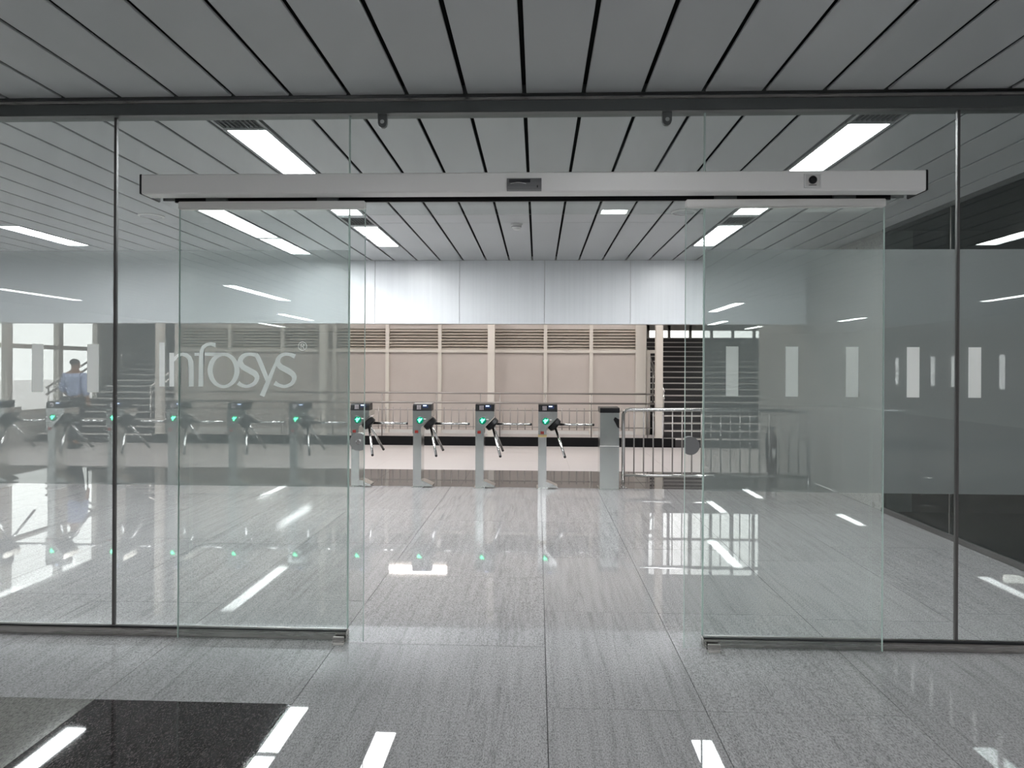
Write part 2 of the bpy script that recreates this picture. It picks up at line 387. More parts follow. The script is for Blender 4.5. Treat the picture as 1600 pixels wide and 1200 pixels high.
# ================================================================= WALLS OF THE HALL
hd = thing('wall_header', (0, YH, 2.18), 'glossy white panelled header over the turnstiles', 'wall', kind='structure')
box('header_core', XL, XR, YH + .02, YH + .25, 2.185, ZC + .9, M['plaster'], hd)
seams = [-13.0] + [-2.346 - 1.219 * i for i in range(8, 0, -1)] + [-2.346, -1.125, .094, 1.311, 2.53, XR - .002]
for a, b in zip(seams, seams[1:]): box('panel', a + .0035, b - .0035, YH, YH + .02, 2.18, ZC, M['header'], hd)
sw = thing('wall_right', (XR, 7.6, 0), 'grey stone clad side wall beyond the side glass', 'wall', kind='structure')
box('wall_core', XR + .03, XR + .3, 7.6, 11.84, 0, ZC + .9, M['plaster'], sw)
yj = [7.6, 8.66, 9.72, 10.78, 11.84]
for a, b in zip(yj, yj[1:]):
    for z0, z1 in ((0, .78), (.78, 1.56), (1.56, 2.34), (2.34, ZC)): box('panel', XR, XR + .03, a + .002, b - .002, z0 + .002, z1 - .002, M['granite_wall'], sw)
struct(box('wall_back', XL, XRB, YB - .2, YB, 0, ZC + .1, M['plaster']), 'grey plaster wall at the back of the outer lobby', 'wall')
struct(box('wall_left', XL - .2, XL, YB, YH + .2, 0, ZC + .2, M['plaster']), 'grey plaster end wall of the hall', 'wall')
struct(box('wall_lobby_right', XRB, XRB + .2, YB, 3.8, 0, ZC + .1, M['plaster']), 'grey plaster side wall of the outer lobby', 'wall')
struct(box('wall_front_left', XL, -9.3, YG - .05, YG + .05, 0, ZC, M['plaster']), 'grey plaster wall at the end of the glass partition', 'wall')
struct(box('wall_front_right', XR + .05, XRB, 3.76, 3.82, 0, ZC, M['plaster']), 'grey plaster wall of the lobby beside the partition', 'wall')
# dark room behind the side glass
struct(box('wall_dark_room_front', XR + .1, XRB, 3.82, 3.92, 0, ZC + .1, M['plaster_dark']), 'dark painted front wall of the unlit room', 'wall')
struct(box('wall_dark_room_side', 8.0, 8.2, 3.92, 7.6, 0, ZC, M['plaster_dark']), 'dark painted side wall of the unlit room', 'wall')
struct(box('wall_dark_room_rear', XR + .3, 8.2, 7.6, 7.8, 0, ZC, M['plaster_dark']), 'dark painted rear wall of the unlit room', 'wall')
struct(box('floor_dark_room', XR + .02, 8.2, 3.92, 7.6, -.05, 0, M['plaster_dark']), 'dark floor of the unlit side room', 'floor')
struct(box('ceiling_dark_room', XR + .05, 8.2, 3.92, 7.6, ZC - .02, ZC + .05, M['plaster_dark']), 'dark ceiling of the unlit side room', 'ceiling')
# ================================================================= GLASS PARTITION
struct(box('trim_1', -9.3, XR, YG - .05, YG + .05, 2.985, 3.072, M['dark_metal'], None, .004), 'dark metal top channel holding the glass partition', 'trim')
box('bead', -9.3, XR, YG - .062, YG - .05, 3.048, 3.062, M['steel_rail'], bpy.data.objects['trim_1'])
for nm, a, b, lb in (('trim_2', -9.3, -1.079, 'dark steel floor channel under the lettering panes'), ('trim_3', .93, XR - .03, 'dark steel floor channel under the strip-marked panes')):
    t = struct(box(nm, a, b, YG - .035, YG + .035, 0, .046, M['steel_rail'], None, .006), lb, 'trim')
    box('gasket', a, b, YG - .034, YG - .012, .046, .056, M['black'], t)
ZF0, ZF1 = .862, 2.22
def strip_decal(x0, x1, parent):
    box('safety_strip', x0, x1, YG - .0085, YG - .0068, 1.397, 1.676, M['decal'], parent)
def fixed_panel(x0, x1, label, decals=(), group=None, z0=.056, z1=2.985, film=True):
    t = thing('glass_panel', ((x0 + x1) / 2, YG, z0), label, 'glass panel', group)
    box('pane', x0 + .006, x1 - .006, YG - .006, YG + .006, z0, z1, M['glass'], t)
    if film: mesh('frosted_film', [(x0 + .006, YG + .0072, ZF0), (x1 - .006, YG + .0072, ZF0), (x1 - .006, YG + .0072, ZF1), (x0 + .006, YG + .0072, ZF1)], [(0, 1, 2, 3)], M['film'], t)
    for d in decals: strip_decal(d, d + .068, t)
    return t
JX = [-9.3, -7.94, -6.57, -5.2, -3.83, -2.447, -1.079]
for i, (a, b) in enumerate(zip(JX, JX[1:])):
    if i == 5: gp = fixed_panel(a, b, 'frosted glass panel bearing the white company lettering')
    elif i == 4: fixed_panel(a, b, 'frosted glass panel with white strips beside the lettering pane', [-2.608 - .33 * q + .0 for q in range(4)])
    else: fixed_panel(a, b, 'frosted glass panel far along the partition', [a + .2 + .33 * q for q in range(4)], 'far partition panels')
fixed_panel(.93, 2.319, 'frosted glass panel with four white strips behind the sliding door', [1.053, 1.382, 1.712, 2.044])
fixed_panel(2.319, XR - .04, 'frosted glass panel with white strips meeting the dark side glass', [2.377, 2.707, 3.037, 3.367])
tp = fixed_panel(-1.079, .93, 'clear glass transom above the open doorway', z0=2.42, film=False)
for x in (-.886, .716):
    pf = prism('clamp', [(x - .026, 2.99), (x - .026, 2.935), (x - .02, 2.918), (x - .008, 2.91), (x + .008, 2.91), (x + .02, 2.918), (x + .026, 2.935), (x + .026, 2.99)], 'y', YG - .03, YG - .0065, M['dark_metal'], tp)
    lathe('bolt', [(.012, 0), (.012, .006)], (x, YG - .03, 2.94), (0, -1, 0), M['steel'], pf, 12)
for x, nm, lb in ((-2.447, 'trim_4', 'dark vertical seal between lettering pane and strip pane'), (2.319, 'trim_5', 'grey vertical seal between the two strip-marked panes'),
                  (-3.83, 'trim_6', 'dark vertical seal farther along the partition')):
    struct(box(nm, x - .0075, x + .0075, YG - .011, YG + .011, .05, 2.99, M['seal'], None, .002), lb, 'trim')
for x, sgn in ((-1.079, -1), (.93, 1)):
    o = box('edge_strip', x - .004, x + .004, YG - .0065, YG + .0065, .056, 2.985, M['glass_edge'], gp if x < 0 else None)
    if x > 0: o.parent = bpy.data.objects['glass_panel.006']; o.data.transform(Matrix.Translation(-wloc(o.parent)))
# ---- lettering on the glass (crop coordinates: origin (240,520), 6.4 px per photo px)
def cp(c): return at_y(240 + c[0] / 6.4, 520 + c[1] / 6.4, YG)
YL = YG - .0085
def letter_poly(polys, split=0):
    bm = bmesh.new()
    for i, pl in enumerate(polys):
        yo = YL - (.0004 if split and i >= split else 0)
        vs = [bm.verts.new((cp(p).x, yo, cp(p).z)) for p in pl]
        bm.faces.new(vs)
    bmesh.ops.triangulate(bm, faces=bm.faces[:])
    for f in bm.faces:
        f.normal_update()
        if f.normal.y > 0: f.normal_flip()
    o = from_bm('letter', bm, M['decal'], gp); return o
def catmull(pts, n=8):
    out = []; P = [pts[0]] + list(pts) + [pts[-1]]
    for i in range(1, len(P) - 2):
        for k in range(n):
            t = k / n
            out.append(tuple(.5 * (2 * P[i][d] + (P[i + 1][d] - P[i - 1][d]) * t + (2 * P[i - 1][d] - 5 * P[i][d] + 4 * P[i + 1][d] - P[i + 2][d]) * t * t + (-P[i - 1][d] + 3 * P[i][d] - 3 * P[i + 1][d] + P[i + 2][d]) * t ** 3) for d in range(len(pts[0]))))
    out.append(tuple(pts[-1])); return out
def stroke(pts):
    """pts: (x, y, width); returns quads"""
    c = catmull(pts); Lf, Rt = [], []
    for i, p in enumerate(c):
        a = c[max(0, i - 1)]; b = c[min(len(c) - 1, i + 1)]; dx, dy = b[0] - a[0], b[1] - a[1]; l = math.hypot(dx, dy) or 1
        nx, ny = -dy / l * p[2] / 2, dx / l * p[2] / 2
        Lf.append((p[0] + nx, p[1] + ny)); Rt.append((p[0] - nx, p[1] - ny))
    return [[Lf[i], Lf[i + 1], Rt[i + 1], Rt[i]] for i in range(len(Lf) - 1)]
def ringpoly(cx, cy, rx, ry, cx2, cy2, rx2, ry2, n=48):
    q = []
    for k in range(n):
        a, b = 2 * math.pi * k / n, 2 * math.pi * (k + 1) / n
        q.append([(cx + rx * math.cos(a), cy + ry * math.sin(a)), (cx + rx * math.cos(b), cy + ry * math.sin(b)), (cx2 + rx2 * math.cos(b), cy2 + ry2 * math.sin(b)), (cx2 + rx2 * math.cos(a), cy2 + ry2 * math.sin(a))])
    return q
def ring_letter(rings, extra=(), name='letter'):
    bm = bmesh.new(); yo = YL
    for q in rings: bm.faces.new([bm.verts.new((cp(p).x, yo, cp(p).z)) for p in q])
    bmesh.ops.remove_doubles(bm, verts=bm.verts[:], dist=1e-6)
    for i, pl in enumerate(extra): bm.faces.new([bm.verts.new((cp(p).x, yo - .0002, cp(p).z)) for p in pl])
    bmesh.ops.triangulate(bm, faces=bm.faces[:])
    for f in bm.faces:
        f.normal_update()
        if f.normal.y > 0: f.normal_flip()
    return from_bm(name, bm, M['decal'], gp)
letter_poly([[(64, 97), (119, 97), (119, 537), (64, 537)]])
letter_poly([[(165, 200), (213, 200), (213, 537), (165, 537)], [(213, 240), (255, 207), (300, 197), (345, 205), (385, 238), (405, 285), (408, 320), (408, 537), (359, 537), (359, 325), (350, 275), (327, 243), (292, 230), (255, 240), (213, 290)]])
letter_poly([[(455, 537), (458, 330), (462, 230), (468, 180), (490, 132), (530, 104), (575, 96), (628, 103), (628, 150), (605, 136), (575, 128), (545, 134), (520, 155), (507, 195), (504, 250), (503, 537)],
             [(416, 200), (462, 200), (461, 230), (416, 230)], [(505, 198), (700, 197), (640, 222), (618, 230), (504, 230)]])
ring_letter(ringpoly(706, 375, 159, 178, 706, 377, 108, 145))
letter_poly(stroke([(1030, 222, 40), (960, 214, 33), (905, 232, 44), (873, 280, 52), (895, 335, 56), (960, 375, 58), (1020, 410, 58), (1040, 455, 46), (1010, 508, 38), (945, 534, 32), (890, 525, 36), (850, 500, 46)]))
letter_poly(stroke([(1028, 222, 46), (1046, 240, 46), (1090, 340, 46), (1150, 490, 40)]) + stroke([(1246, 262, 22), (1222, 320, 30), (1150, 490, 44), (1090, 632, 50)]), 24)
letter_poly(stroke([(1420, 237, 48), (1370, 218, 34), (1315, 215, 33), (1268, 238, 40), (1246, 290, 50), (1275, 338, 56), (1335, 372, 58), (1395, 412, 54), (1412, 455, 46), (1385, 508, 38), (1320, 535, 32), (1260, 524, 36), (1215, 500, 48)]))
ring_letter(ringpoly(1494, 134, 45, 45, 1494, 134, 38, 38, 32), [[(1476, 108), (1483, 108), (1483, 160), (1476, 160)]] + stroke([(1483, 111.5, 7), (1502, 112, 7), (1510, 122, 7), (1502, 132, 7), (1483, 133, 7)]) + [[(1490, 134), (1499, 134), (1514, 160), (1505, 160)]], 'registered_mark')
# ---- sliding doors
def half_disc(cx, cz, r, xcut, side, y0, y1, name, m, parent):
    pts = []
    for k in range(64):
        a = 2 * math.pi * k / 64; x, z = cx + r * math.cos(a), cz + r * math.sin(a)
        x = min(x, xcut) if side > 0 else max(x, xcut); pts.append((x, z))
    q = [p for i, p in enumerate(pts) if i == 0 or (abs(p[0] - pts[i - 1][0]) + abs(p[1] - pts[i - 1][1])) > 1e-5]
    return prism(name, q, 'y', y0, y1, m, parent)
def sliding_door(nm, x0, x1, inner, lb):
    t = thing(nm, ((x0 + x1) / 2, YS, .012), lb, 'door', kind='structure')
    box('pane', x0, x1, YS - .006, YS + .006, .012, 2.44, M['glass_slider'], t)
    box('top_rail', x0 - .002, x1 + .002, YS - .022, YS + .022, 2.437, 2.48, M['alu_rail'], t, .004)
    for x in (x0, x1): box('edge', x - .003 if x == x0 else x, x if x == x0 else x + .003, YS - .006, YS + .006, .012, 2.437, M['glass_edge'], t)
    for f in (.2, .8):
        xx = x0 + (x1 - x0) * f; box('hanger', xx - .06, xx + .06, YS - .012, YS + .012, 2.48, 2.512, M['dark_metal'], t, .003)
    s = 1 if inner == x1 else -1
    u, v = (563, 690) if s > 0 else (1075.5, 696)
    c = at_y(u, v, YS); c.x = inner - s * .026
    lk = half_disc(c.x, c.z, .05, inner, s, YS - .02, YS + .02, 'lock', M['steel'] if s > 0 else M['grey_plastic'], t)
    if s > 0:
        lathe('key_cylinder', [(.014, 0), (.014, .008), (.01, .01)], (c.x + .0, YS - .02, c.z), (0, -1, 0), M['tube'], lk, 16)
    return t
sliding_door('door_1', -2.03, -.972, -.972, 'glass sliding door half covering the lettering pane')
sliding_door('door_2', .814, 1.884, .814, 'glass sliding door half covering the strip-marked pane')
for x0, x1, lb in ((-1.14, -1.07, 'small steel floor guide at the lettering side of the doorway'), (.935, 1.01, 'small steel floor guide at the strip side of the doorway')):
    t = thing('floor_guide', ((x0 + x1) / 2, YS - .02, 0), lb, 'floor guide')
    box('plate', x0, x1, YS - .052, YS + .034, 0, .005, M['steel'], t, .0015)
    box('upright', x0 + .004, x1 - .004, YS - .03, YS - .014, .005, .042, M['steel_rail'], t, .002)
    box('upright', x0 + .004, x1 - .004, YS + .014, YS + .03, .005, .042, M['steel_rail'], t, .002)
# ---- door operator beam
op = thing('door_operator', (-.07, 3.73, 2.49), 'long brushed aluminium automatic door operator beam above the doorway', 'door operator')
X0, X1 = -2.178, 2.036
prism('cover', [(3.67, 2.502), (3.676, 2.495), (3.765, 2.495), (3.765, 2.515), (3.775, 2.515), (3.775, 2.59), (3.755, 2.603), (3.676, 2.603), (3.67, 2.597)], 'x', X0, X1, M['alu'], op)
box('track', X0 + .1, X1 - .1, 3.776, 3.85, 2.516, 2.575, M['black'], op)
box('track_skirt', X0 + .1, X1 - .1, 3.832, 3.85, 2.486, 2.516, M['black'], op)
box('back_plate', X0 + .02, X1 - .02, 3.851, 3.8628, 2.5, 2.6, M['dark_metal'], op)
for x, s in ((X0, -1), (X1, 1)): box('end_cap', min(x, x + s * .012), max(x, x + s * .012), 3.668, 3.862, 2.494, 2.604, M['black'], op, .003)
a, b = at_y(792, 279, 3.66), at_y(846, 298, 3.66)
sn = prism('motion_sensor', [(3.6695, b.z), (3.648, b.z + .004), (3.64, b.z + .02), (3.645, b.z + .045), (3.655, a.z), (3.6695, a.z)], 'x', a.x, b.x, M['grey_plastic'], op)
prism('lens', [(3.6535, b.z + .0405), (3.643, b.z + .0405), (3.6505, a.z - .006), (3.6535, a.z - .006)], 'x', a.x + .012, b.x - .06, M['black_gloss'], sn)
tube('modelled_highlight', [(a.x + .02 + i * .012, 3.6405 + .0004 * i, b.z + .030 + .010 * math.sin(math.pi * (i + 1) / 9)) for i in range(8)], .0016, M['white_plastic'], sn, 6)  # pale curve modelled in place of a highlight on the sensor
box('status_window', b.x - .024, b.x - .019, 3.638, 3.646, b.z + .012, b.z + .024, M['black'], sn)
c = at_y(1270, 282, 3.66)
pk = box('program_switch', c.x - .041, c.x + .041, 3.662, 3.6698, c.z - .035, c.z + .035, M['alu_rail'], op, .002)
bm = bmesh.new()
for q in ((c.x - .044, c.x - .038, c.z - .037, c.z + .037), (c.x + .038, c.x + .044, c.z - .037, c.z + .037), (c.x - .038, c.x + .038, c.z - .037, c.z - .031), (c.x - .038, c.x + .038, c.z + .031, c.z + .037)):
    vs = [bm.verts.new(v) for v in bverts(q[0], q[1], 3.658, 3.668, q[2], q[3])]
    for f in BF: bm.faces.new([vs[i] for i in f])
from_bm('switch_frame', bm, M['white_plastic'], pk)
lathe('knob', [(.021, 0), (.021, .008), (.015, .016), (.0, .018)], (c.x, 3.662, c.z + .003), (0, -1, 0), M['black'], pk, 24)
box('slot', c.x - .02, c.x + .02, 3.6605, 3.6622, c.z - .025, c.z - .022, M['black'], pk)
# ================================================================= SIDE GLASS (dark room)
sg_y = [3.92, 5.16, 6.4, 7.6]
for i, (a, b) in enumerate(zip(sg_y, sg_y[1:])):
    t = thing('glass_panel', (XR, (a + b) / 2, .05), ['dark side glass panel touching the front partition', 'dark side glass panel with faint white strips, middle one', 'dark side glass panel meeting the stone wall'][i], 'glass panel')
    box('pane', XR - .006, XR + .006, a + .004, b - .004, .05, ZC - .03, M['glass_side'], t)
    for y in [5.66 - .98 - .32 + .325 * q for q in range(12)]:
        if a + .02 < y and y + .07 < b: box('safety_strip', XR - .0085, XR - .007, y, y + .068, 1.397, 1.676, M['decal'], t)
for y, nm in ((6.4, 'trim_7'), (5.16, 'trim_8')):
    struct(box(nm, XR - .008, XR + .008, y - .005, y + .005, .05, ZC - .03, M['tube_dull']), 'thin vertical joint in the dark side glass, %s' % ('nearer the stone wall' if y > 6 else 'nearer the front partition'), 'trim')
struct(box('trim_9', XR - .03, XR + .03, 3.905, 7.6, 0, .05, M['seal'], None, .006), 'steel floor channel under the dark side glass', 'trim')
struct(box('trim_10', XR - .03, XR + .03, 3.92, 7.6, ZC - .04, ZC, M['dark_metal'], None, .004), 'dark top channel above the side glass', 'trim')
# ================================================================= TURNSTILES
TY = 8.72
def make_turnstile():
    t = thing('turnstile', (0, 0, 0), '', 'turnstile', 'row of tripod turnstiles')
    # column and head, front faces the doorway (-y)
    box('column', -.10, .006, .03, .27, .012, .77, M['steel'], t, .006)
    prism('head', [(-.10, .70), (.006, .70), (.006, .778), (.142, .922), (.142, .992), (-.10, .992)], 'y', 0, .30, M['steel'], t)
    rd = prism('card_reader', [(-.004, .994), (.18, .994), (.18, 1.088), (.03, 1.078), (.008, 1.06)], 'x', -.10, .142, M['black'], t)
    box('display', .025, .10, -.0, .012, 1.028, 1.072, M['screen_dark'], rd, .003)
    box('screen', .034, .078, -.004, .002, 1.054, 1.066, M['screen'], rd)
    bm = bmesh.new()
    for i in range(3):
        for k in range(4):
            vs = [bm.verts.new(v) for v in bverts(-.045 + i * .019, -.034 + i * .019, -.006, .012, 1.012 + k * .014, 1.021 + k * .014)]
            for f in BF: bm.faces.new([vs[q] for q in f])
    from_bm('keypad', bm, M['keys'], rd)
    ln = lathe('indicator_lens', [(.047, 0), (.047, .006), (.04, .009)], (-.005, .0, .872), (0, -1, 0), M['green_lens'], t, 24)
    ar = [(-.034, .005), (-.012, .02), (-.012, .031), (.004, .018), (.03, .028), (.022, .004), (.006, -.008), (-.004, -.03), (-.018, -.02), (-.016, -.004)]
    prism('green_arrow', [(x - .005, z + .872) for x, z in ar], 'y', -.014, -.009, M['green_led'], ln)
    box('label', .036, .07, -.003, .0, .884, .893, M['white_plastic'], t)
    box('red_sensor', -.072, -.028, -.004 + .0, .001, .706, .742, M['red_lens'], t, .0015)
    # hub on the sloping face, axis points down to the right
    hc = Vector((.082, .12, .846)); ax = Vector((.7071, 0, -.7071))
    hub = lathe('hub', [(.088, .0), (.092, .012), (.092, .062), (.07, .08), (.0, .084)], hc, ax, M['black'], t, 24)
    for d in ((1, 0, 0), (.25, -.612, -.75), (.25, .612, -.75)):
        d = Vector(d).normalized(); s = hc + ax * .036
        arm = tube('arm', [s + d * .06, s + d * .50], .0165, M['tube'], t, 14)
        lathe('arm_cap', [(.0168, 0), (.0168, .012), (.012, .018)], s + d * .497, d, M['black'], arm, 14)
    box('base_plate', -.12, .03, .01, .29, 0, .012, M['steel'], t, .003)
    prism('foot_cover', [(.006, .012), (.15, .012), (.15, .03), (.03, .085), (.006, .085)], 'y', .05, .25, M['steel'], t)
    return t
tn = make_turnstile()
txs = [.112 - .8065 * i for i in range(10)]
tl = ['tripod turnstile with green arrow next to the plain steel end post', 'second tripod turnstile from the plain steel end post', 'third tripod turnstile from the plain steel end post',
      'fourth tripod turnstile from the steel end post, behind the door lock', 'fifth tripod turnstile from the steel end post, behind the frosted pane', 'sixth tripod turnstile from the steel end post, under the lettering',
      'seventh tripod turnstile from the steel end post, below the capital letter', 'eighth tripod turnstile from the steel end post, by the dark pane seal', 'ninth tripod turnstile from the steel end post, near the person in blue',
      'tenth tripod turnstile from the steel end post, the last of the row']
for i, x in enumerate(txs):
    if i == 0: tn.location = (x, TY, 0); tn['label'] = tl[0]
    else: dup(tn, None, (x, TY, 0), tl[i])
o = [c for c in tn.children if c.name.startswith('column')][0]
box('yellow_tape', tn.location.x - .102, tn.location.x + .008, TY + .027, TY + .1, .665, .70, M['yellow'], tn)
# plain end post
ep = thing('end_post', (.917, TY, 0), 'plain steel end post with black cap between turnstile and barrier', 'post')
ex = .917
box('body', ex - .118, ex + .126, TY + .02, TY + .30, .012, .985, M['steel'], ep, .006)
prism('cap', [(TY + .0, .985), (TY + .3, .985), (TY + .3, 1.052), (TY + .02, 1.045), (TY + .0, 1.03)], 'x', ex - .12, ex + .128, M['black'], ep)
prism('black_plate', [(ex + .05, .90), (ex + .10, .80), (ex + .124, .79), (ex + .124, .90), (ex + .07, .93)], 'y', TY + .004, TY + .02, M['black'], ep)  # small black plate on the front face
box('seam', ex - .118, ex + .126, TY + .014, TY + .02, .555, .561, M['nosing'], ep)
box('base_plate', ex - .13, ex + .138, TY + .01, TY + .31, 0, .012, M['steel'], ep, .003)
# ================================================================= CROWD BARRIER
def arc(c, r, a0, a1, y, n=6): return [(c[0] + r * math.cos(math.radians(a0 + (a1 - a0) * k / n)), y, c[1] + r * math.sin(math.radians(a0 + (a1 - a0) * k / n))) for k in range(n + 1)]
cb = thing('crowd_barrier', (2.29, 8.9, 0), 'stainless tube barrier with upright bars between end post and stone wall', 'barrier')
bx0, bx1, bz, br = 1.115, 3.48, 1.018, .075
tube('frame', [(bx0, 8.9, .012)] + arc((bx0 + br, bz - br), br, 180, 90, 8.9) + arc((bx1 - br, bz - br), br, 90, 0, 8.9) + [(bx1, 8.9, .012)], .022, M['tube'], cb, 14)
tube('lower_rail', [(bx0, 8.9, .165), (bx1, 8.9, .165)], .02, M['tube'], cb, 14)
pk = None; n = 18
for i in range(n):
    x = bx0 + .137 + i * .1235
    if pk is None: pk = tube('upright_bar', [(x, 8.9, .16), (x, 8.9, bz)], .0085, M['tube_dull'], cb, 8); px0 = x
    else: c = pk.copy(); COL.objects.link(c); c.location = (x - px0, 0, 0)
for x in (bx0, bx1):
    lathe('foot_flange', [(.055, 0), (.055, .008), (.03, .012), (.028, .03)], (x, 8.9, 0), (0, 0, 1), M['tube'], cb, 20)
# ================================================================= CONCOURSE BEYOND
wk = thing('floor_walkway', (0, YP, 0), 'raised walkway with black stone riser below the louvred wall', 'floor', kind='structure')
prev = -7.65
for i in range(8):
    x1 = prev + 1.295; box('riser_stone', prev + .001, x1 - .001, YP, YP + .06, 0, .178, M['black_stone'], wk); prev = x1
box('deck', -7.65, 2.41, YP + .06, 14.3, 0, .172, M['paving'], wk)
YW = 14.26
bw = thing('wall_louvred', (-2.5, YW, .17), 'beige panelled wall with louvres between cream frames', 'wall', kind='structure')
mus = [at_y(u, 600, YW).x for u in (277, 359, 441, 523, 605, 687, 767, 852, 923.5)]
xe0, xe1 = at_y(993, 600, YW).x, at_y(1009, 600, YW).x
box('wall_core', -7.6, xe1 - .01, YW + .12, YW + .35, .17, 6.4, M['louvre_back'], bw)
zl1, zl0, zs0 = at_y(800, 514, YW).z, at_y(800, 546.5, YW).z, at_y(800, 551, YW).z
edges = [-7.6] + mus + [xe0]
for i, (a, b) in enumerate(zip(edges, edges[1:])):
    l = a + (.036 if i else 0); r = b - (.036 if i < len(edges) - 2 else 0)
    box('panel', l, r, YW + .04, YW + .12, .17, zs0, M['wall_beige'], bw)
    box('sill', l, r, YW - .01, YW + .12, zs0, zl0, M['frame_white'], bw)
    box('upper_panel', l, r, YW + .04, YW + .12, zl1, 3.9, M['wall_beige'], bw)
    n = 7; st = (zl1 - zl0) / n
    for k in range(n):
        z = zl0 + k * st
        prism('slat', [(YW + .02, z + .006), (YW + .03, z + .0), (YW + .105, z + st * .95), (YW + .095, z + st)], 'x', l, r, M['louvre'], bw)
for x in mus: box('mullion', x - .036, x + .036, YW - .02, YW + .12, .17, 3.9, M['frame_white'], bw)
box('end_post', xe0, xe1, YW - .03, YW + .35, .17, 6.4, M['frame_white'], bw)
box('skirting', -7.6, xe0, YW + .02, YW + .04, .172, .24, M['plaster'], bw)
# columns
for u, lb in ((248, 'cream square column beside the far staircase'), (504, 'cream square column behind the frosted lettering pane'), (767, 'cream square column behind the second turnstile'), (1030, 'cream square column beside the steps behind the barrier')):
    p = at_y(u, 640, 13.62)
    t = thing('column', (p.x, 13.66, .17), lb, 'column', 'concourse columns')
    box('shaft', p.x - .07, p.x + .07, 13.6, 13.74, .172, 3.9, M['frame_white'], t, .006)
    box('base', p.x - .085, p.x + .085, 13.59, 13.755, .172, .182, M['frame_white'], t)
# thin post and bracket beside the steps
t = thing('post', (2.45, 14.6, .0), 'slim cream post standing between louvred wall and steps', 'post')
p0, p1 = at_y(1010, 600, 14.5).x, at_y(1016, 600, 14.5).x
box('shaft', p0, p1, 14.5, 14.59, 0, at_y(1012, 547, 14.5).z, M['frame_white'], t)
box('arm', p1, p1 + .12, 14.5, 14.59, at_y(1012, 552, 14.5).z, at_y(1012, 547, 14.5).z, M['frame_white'], t)
# walkway railing
YR = 13.6
def zr(v): return at_y(780, v, YR).z
xa, xb = -7.55, at_y(1022, 615, YR).x
rl = thing('railing', ((xa + xb) / 2, YR, .178), 'thin steel walkway railing in front of the louvred wall', 'railing')
for v, r in ((614.5, .016), (629.5, .018)): tube('handrail', [(xa, YR, zr(v)), (xb, YR, zr(v))], r, M['tube_dull'], rl, 8)
for v in (641, 667): tube('cross_rail', [(xa, YR, zr(v)), (xb, YR, zr(v))], .009, M['tube_dull'], rl, 6)
for u in (1012, 924, 852, 781, 751, 682, 597, 520, 440, 360, 300):
    x = at_y(u, 640, YR).x; tube('post', [(x, YR, .178), (x, YR, zr(614.5))], .012, M['tube_dull'], rl, 8)
pk = None; x = xa + .1
while x < xb - .45:
    if pk is None: pk = tube('picket', [(x, YR, zr(671)), (x, YR, zr(637))], .009, M['tube_dull'], rl, 6); px0 = x
    else: c = pk.copy(); COL.objects.link(c); c.location = (x - px0, 0, 0)
    x += .147
# staircases
def stairs(x0, x1, lb, rails):
    t = thing('staircase', ((x0 + x1) / 2, YP + .01, 0), lb, 'staircase')
    r, d = .1305, .31
    for i in range(18):
        z, y = .178 + r * i, YP + .01 + d * i
        s = box('step', x0, x1, y, y + d + .06, z - r - .005 if i else 0, z, M['step'], t)
        box('nosing', x0, x1, y - .006, y + .045, z - .026, z + .001, M['nosing'], s)
    z, y = .178 + r * 17, YP + .01 + d * 17
    box('landing', x0, x1, y + d, y + d + 5.0, z - .15, z, M['step'], t)
    for x in rails:
        for hh in (.92, .78): tube('handrail', [(x, YP + .1, .18 + hh), (x, y + .1, z + hh)], .022, M['tube'], t, 10)
        for k in range(0, 18, 4): tube('baluster', [(x, YP + .15 + d * k, .178 + r * k), (x, YP + .15 + d * k, .178 + r * k + .93)], .016, M['tube'], t, 8)
stairs(2.42, 6.7, 'dark stone staircase with pale nosings behind the barrier', (2.5, 6.6))
stairs(-10.15, -7.8, 'dark stone staircase with pale nosings beside the bright windows', (-10.05, -7.9))
# concourse shell
struct(box('ceiling_concourse', -13, XR + .3, YH + .27, 14.6, 3.9, 4.0, M['soffit']), 'pale soffit over the concourse', 'ceiling')
struct(box('ceiling_stairwell', -13, 12, 14.6, 26.4, 6.4, 6.5, M['soffit']), 'pale soffit over the staircases', 'ceiling')
struct(box('wall_upper', -13, 12, 14.6, 14.7, 4.0, 6.5, M['soffit']), 'pale wall above the concourse soffit', 'wall')
struct(box('wall_concourse_right', 9.0, 9.2, 11.84, 26.4, 0, 6.5, M['soffit']), 'pale side wall beyond the staircase', 'wall')
struct(box('wall_concourse_return', XR + .3, 9.2, 11.64, 11.84, 0, 6.5, M['soffit']), 'pale return wall behind the stone clad wall', 'wall')
struct(box('wall_stair_back', -13, 2.4, 26.2, 26.4, 0, 6.5, M['soffit']), 'pale wall at the back of the stairwell', 'wall')
struct(box('wall_between_stairs', 2.2, 2.32, 14.65, 26.2, 0, 6.5, M['soffit']), 'pale wall beside the staircase', 'wall')
struct(box('wall_stairwell_inner', -7.75, -7.62, 14.3, 26.2, 0, 6.5, M['soffit']), 'pale inner wall of the far staircase', 'wall')
# glazed facade above the near staircase
wf = thing('window_1', (5.7, 26.2, 0), 'tall bright glazed facade at the head of the staircase', 'window', kind='structure')
box('sill_wall', 2.4, 9.0, 26.2, 26.4, 0, 2.45, M['soffit'], wf)
vx = [2.6 + i * .8 for i in range(9)]
for x in vx: box('mullion', x - .05, x + .05, 26.2, 26.3, 2.45, 6.4, M['frame_white'], wf)
for z in (2.45, 3.6, 4.9, 6.3): box('transom', 2.6, 9.0, 26.21, 26.29, z, z + .09, M['frame_white'], wf)
box('spandrel', 2.6, 9.0, 26.2, 26.3, 3.0, 3.5, M['frame_white'], wf)
for a, b in zip(vx, vx[1:]): box('pane', a + .05, b - .05, 26.24, 26.25, 2.54, 6.3, M['glass_window'], wf)
